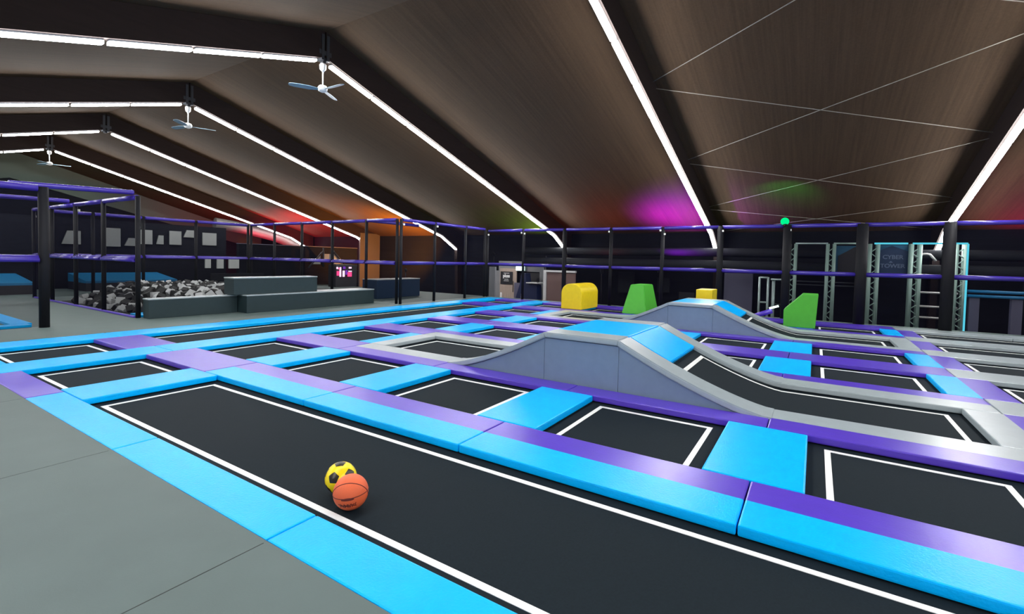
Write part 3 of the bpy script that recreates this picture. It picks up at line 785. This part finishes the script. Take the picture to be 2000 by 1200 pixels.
# white door frame with rust toned door
t = thing('white_door_frame', 'open brownish door in a white frame left of the yellow block', 'door', (18.6, 9.9, ZL))
bm = bmesh.new(); box(bm, 18.55, 18.68, 10.0, 10.14, ZL+.002, 1.02); box(bm, 18.55, 18.68, 8.6, 10.14, 1.02, 1.1); link('frame', bm, 'print', t)
mesh_box('leaf', (18.60, 18.66, 8.62, 9.98, ZL+.004, 1.0), solid('rust_door', (.24, .15, .14, 1), .5), t)
mesh_box('pillar', (16.9, 17.0, 11.6, 11.9, ZL+.002, 1.2), 'plaster'); tag(C.objects[-1], 'narrow pale pillar left of the pale wooden door', 'pillar')
for y in (11.4, 10.35):
    bm = bmesh.new(); tube(bm, [(17.1, y, ZL), (17.1, y, .10)], .035, 10); tag(link('bollard', bm, 'print'), 'small white barrier post in the reception, %s one' % ('left' if y > 11 else 'right'), 'post', 'white barrier posts')
# dark ducts along the back wall
for z, r, lab in ((1.95, .16, 'upper'), (1.45, .20, 'lower')):
    bm = bmesh.new(); tube(bm, [(19.2-(.0), 11.5, z), (19.2, 4, z+.02), (19.2, -2, z), (19.2, -14, z)], r, 16); tag(link('air_duct', bm, 'duct'), '%s long grey duct along the dark back wall' % lab, 'duct', 'ducts on the back wall')
for y0, y1, z0, z1, m, lab in ((7.3, 6.6, .2, 1.1, 'duct', 'dim grey wall panel right of the yellow block'), (5.6, 5.1, .3, .9, 'duct', 'dim grey wall panel left of the green tapering block'), (3.0, 2.0, -.6, 1.2, 'violetpost', 'dim violet wall panel behind the far ramp'), (4.7, 4.1, -.5, .35, 'black', 'black cabinet between the green block and yellow cube')):
    mesh_box('wall_panel', (20.2, 20.3, y1, y0, ZL+.002 if m == 'black' else z0, z1), m); tag(C.objects[-1], lab, 'wall panel')
# climbing tower: truss frame with LED edge and sign
X0 = 18.6; kx = X0/17.0
def ty(y): return y*kx
def tz(z): return 1.5+(z-1.5)*kx
t = thing('climbing_tower', 'climbing tower of truss posts with cyan lit edges behind the net', 'climbing frame', (X0, ty(-1.3), ZL))
def truss(y, z0, z1, w=.13, mat='alu'):
    bm = bmesh.new()
    for dy in (-w, w):
        for dx in (0, .22): tube(bm, [(X0+dx, y+dy, z0), (X0+dx, y+dy, z1)], .05, 8)
    z = z0; s = 1
    while z < z1-.17:
        tube(bm, [(X0, y-w*s, z), (X0, y+w*s, z+.17)], .016, 6); z += .17; s = -s
    link('truss_post', bm, mat, t)
tops = {0: 2.18}
for i, y in enumerate((.62, -.36, -1.38, -2.30, -3.22)):
    truss(ty(y), ZL, tz(2.20), w=.09 if i in (0, 1) else .10)
for y0, y1, m in ((.55, -.28, 'alulight'), (-.42, -1.0, 'alu'), (-1.38, -2.12, 'cyanled'), (-2.22, -3.34, 'cyanled')):
    bm = bmesh.new(); tube(bm, [(X0-.03, ty(y0), tz(2.21)), (X0-.03, ty(y1), tz(2.21))], .026, 8); link('top_bar', bm, m, t)
bm = bmesh.new(); tube(bm, [(X0-.03, ty(-3.34), tz(2.2)), (X0-.03, ty(-3.34), ZL+.01)], .028, 8); link('lit_edge', bm, 'cyanled', t)
for z in (.88, .50, .20):
    bm = bmesh.new(); tube(bm, [(X0, ty(-2.35), tz(z)), (X0, ty(-3.2), tz(z))], .03, 8); link('rung', bm, 'silver', t)
bm = bmesh.new()
tube(bm, [(X0+.3, ty(-2.32)-i*.07, tz(1.85)+.09*math.sin(i*PI/7)-.06*(i > 5)*(i-5)) for i in range(8)], .035, 8); link('arched_handle', bm, 'silver', t)
for z in (1.05, .95):
    bm = bmesh.new(); tube(bm, [(X0+.4, ty(.55), tz(z)), (X0+.4, ty(-1.0), tz(z))], .02, 8); link('crossbar', bm, 'steel', t)
# sign boards inside the tower
mesh_box('side_board', (X0+.32, X0+.34, ty(-1.3), ty(-.45), tz(1.35), tz(2.15)), 'signmid', t)
bm = bmesh.new(); prism(bm, [(ty(-.55), tz(1.3)), (ty(-1.28), tz(1.3)), (ty(-1.28), tz(2.0)), (ty(-.95), tz(2.12)), (ty(-.55), tz(1.85))], 'x', X0+.28, X0+.31); link('side_arrow', bm, 'black', t)
s = thing('tower_sign', 'dark blue sign with an arrow roof shape and two faint words', 'sign', (X0+.2, ty(-1.83), tz(1.3)))
mesh_box('backing', (X0+.27, X0+.29, ty(-2.22), ty(-1.44), tz(1.3), tz(2.18)), 'signmid', s)
bm = bmesh.new(); prism(bm, [(ty(-1.46), tz(1.3)), (ty(-2.20), tz(1.3)), (ty(-2.20), tz(1.98)), (ty(-1.80), tz(2.16)), (ty(-1.46), tz(1.98))], 'x', X0+.24, X0+.265); link('arrow_board', bm, 'signblue', s)
text('CYBER', .17, (X0+.235, ty(-1.83), tz(1.83)), 'signtext', s, -PI/2, 1.0, bold=.004)
text('TOWER', .17, (X0+.235, ty(-1.83), tz(1.58)), 'signtext', s, -PI/2, 1.0, bold=.004)
bm = bmesh.new(); prism(bm, [(ty(-1.74), tz(1.675)), (ty(-1.84), tz(1.675)), (ty(-1.79), tz(1.725))], 'x', X0+.230, X0+.238); link('small_triangle', bm, 'signtext', s)
# white framed cabinet left of the tower
t = thing('display_cabinet', 'white framed open cabinet standing left of the climbing tower', 'cabinet', (18.5, 1.2, ZL))
bm = bmesh.new()
for y in (1.62, 1.36): tube(bm, [(18.5, y, ZL), (18.5, y, 1.12)], .035, 8)
for z in (1.10, .25, -.55): tube(bm, [(18.5, 1.36, z), (18.5, 1.62, z)], .03, 8)
link('side_frame', bm, 'alulight', t)
bm = bmesh.new(); tube(bm, [(18.5, 1.28, 1.05), (18.5, .7, 1.05)], .03, 8); tube(bm, [(18.6, 1.2, ZL), (18.6, 1.2, 1.05)], .05, 8); link('front_frame', bm, 'alulight', t)
for z in (.2,):
    bm = bmesh.new(); tube(bm, [(18.6, 1.25, z), (18.6, .7, z)], .025, 8); link('shelf_bar', bm, 'steel', t)
# blue climbing frame on the right
t = thing('climbing_rig', 'low blue climbing frame right of the climbing tower', 'climbing frame', (18.7, -5.0, ZL))
bm = bmesh.new()
for z in (.96, .84): tube(bm, [(18.7, ty(-3.4), tz(z)), (18.7, -9.5, tz(z))], .045, 10)
link('top_rails', bm, 'bluepaint', t)
for y in (ty(-3.55), ty(-4.35), -5.9, -7.2, -8.6):
    bm = bmesh.new(); box(bm, 18.72, 18.9, y-.11, y+.11, ZL+.002, tz(.80)); link('post', bm, 'violetpost', t)
# padded roll behind the far ramp, its highlight made as a glowing tube
bm = bmesh.new(); tube(bm, [(15.2, 1.55, .02), (15.3, 1.0, .24)], [.06, .07], 14); tag(link('padded_roll', bm, 'purple'), 'purple padded arm leaning behind the far ramp', 'roll')
bm = bmesh.new(); tube(bm, [(15.22, 1.06, .31), (15.26, .84, .39)], .026, 12); tag(link('floor_light', bm, M['exitglow']), 'short white glowing tube between far ramp and green block', 'light')

# ------------------------------------------------------------------ coloured stage lights (real fixtures, aimed at the roof)
def stage(loc, aim, col, power, label, size=1.0, blend=.8, glowmat=None, stand=-.9):
    loc = Vector(loc); aim = Vector(aim); d = (aim-loc).normalized()
    t = thing('stage_light', label, 'stage light', tuple(loc), 'coloured stage lights')
    bm = bmesh.new(); tube(bm, [loc-d*.16, loc-d*.12, loc+d*.02], [.03, .06, .07], 14, cap=False); link('can', bm, 'post', t)
    if stand is not None:
        bm = bmesh.new(); tube(bm, [(loc.x, loc.y, stand), (loc.x, loc.y, loc.z-.10)], .02, 8); tube(bm, [(loc.x, loc.y, stand), (loc.x, loc.y, stand+.02)], .18, 14); link('stand', bm, 'post', t)
    if glowmat:
        bm = bmesh.new(); bmesh.ops.create_uvsphere(bm, u_segments=20, v_segments=12, radius=.11); bmesh.ops.translate(bm, verts=list(bm.verts), vec=loc+Vector((-.05, 0, .05))); link('lens', bm, glowmat, t, smooth=True)
    L = bpy.data.lights.new('stage_beam', 'SPOT'); L.color = col; L.energy = power; L.spot_size = size; L.spot_blend = blend; L.shadow_soft_size = .04
    lo = bpy.data.objects.new('stage_beam', L); C.objects.link(lo); lo.parent = t
    lo.location = d*.16; lo.rotation_euler = d.to_track_quat('-Z', 'Y').to_euler()
    return t
stage((18.0, 4.9, 1.3), (18.6, 4.25, 3.4), (.45, 0, 1), 2300, 'stage light throwing magenta light on the roof beside a light line', size=2.15, blend=1.0)
stage((15.85, .80, 2.74), (17.1, 1.0, 3.7), (.03, 1, .05), 100, 'green glowing stage light on top of a back fence post', size=1.7, glowmat='greenglow', stand=None)
stage((19.7, 10.7, 1.7), (19.1, 11.2, 3.1), (.30, 1, .02), 260, 'stage light throwing green light low on the roof', size=2.2)
stage((16.4, 25.8, 1.2), (18.6, 26.2, 3.4), (1, .03, .06), 2300, 'stage light throwing red light on the far roof bay', size=2.4, stand=.002)
stage((16.8, 28.2, .9), (18.0, 30.3, 2.6), (1, .03, .08), 1500, 'stage light throwing red light on the sloping duct at the far end', size=2.6, stand=.002)
stage((18.0, 18.0, .9), (18.9, 20.5, 3.0), (1, .33, .02), 3000, 'stage light throwing orange light on the roof and wall', size=2.7)
stage((20.0, -5.2, 1.6), (19.2, -5.2, 3.1), (1, .02, .30), 150, 'stage light throwing crimson light at the right edge', size=2.4)
stage((18.0, 7.2, 1.2), (18.2, 7.6, 3.3), (1, .06, .05), 110, 'stage light throwing faint red light behind the back net', size=2.7)
stage((18.4, 12.7, 1.75), (20.3, 12.9, .1), (1, .93, .88), 90, 'white spotlight brightening the pale reception door', size=1.9)
for o in bpy.data.objects:
    if '_o' in o: del o['_o']

# ------------------------------------------------------------------ camera and view
cam = bpy.data.cameras.new('camera'); co = bpy.data.objects.new('camera', cam); C.objects.link(co)
R = ((0.5365669525419028, -0.843544548639659, 0.02298912569475535), (-0.016414013163319058, -0.03767071456912473, -0.9991553920365571), (0.8436981009886, 0.5357364200090987, -0.034058811841648516))
right, down, fwd = (Vector(r) for r in R)
mw = Matrix((right, -down, -fwd)).transposed().to_4x4(); mw.translation = Vector((0, 0, 1.5))
co.matrix_world = mw
cam.sensor_width = 36; cam.lens = 933.16/2000*36; cam.shift_y = -(600-540.3)/2000; cam.clip_end = 200; cam.clip_start = .05
bpy.context.scene.camera = co
w = bpy.data.worlds.new('world'); bpy.context.scene.world = w; w.use_nodes = True
w.node_tree.nodes['Background'].inputs[0].default_value = (.02, .02, .03, 1); w.node_tree.nodes['Background'].inputs[1].default_value = .2
vs = bpy.context.scene.view_settings
vs.view_transform = 'Standard'; vs.look = 'None'; vs.gamma = 1; vs.use_curve_mapping = False; vs.exposure = 0
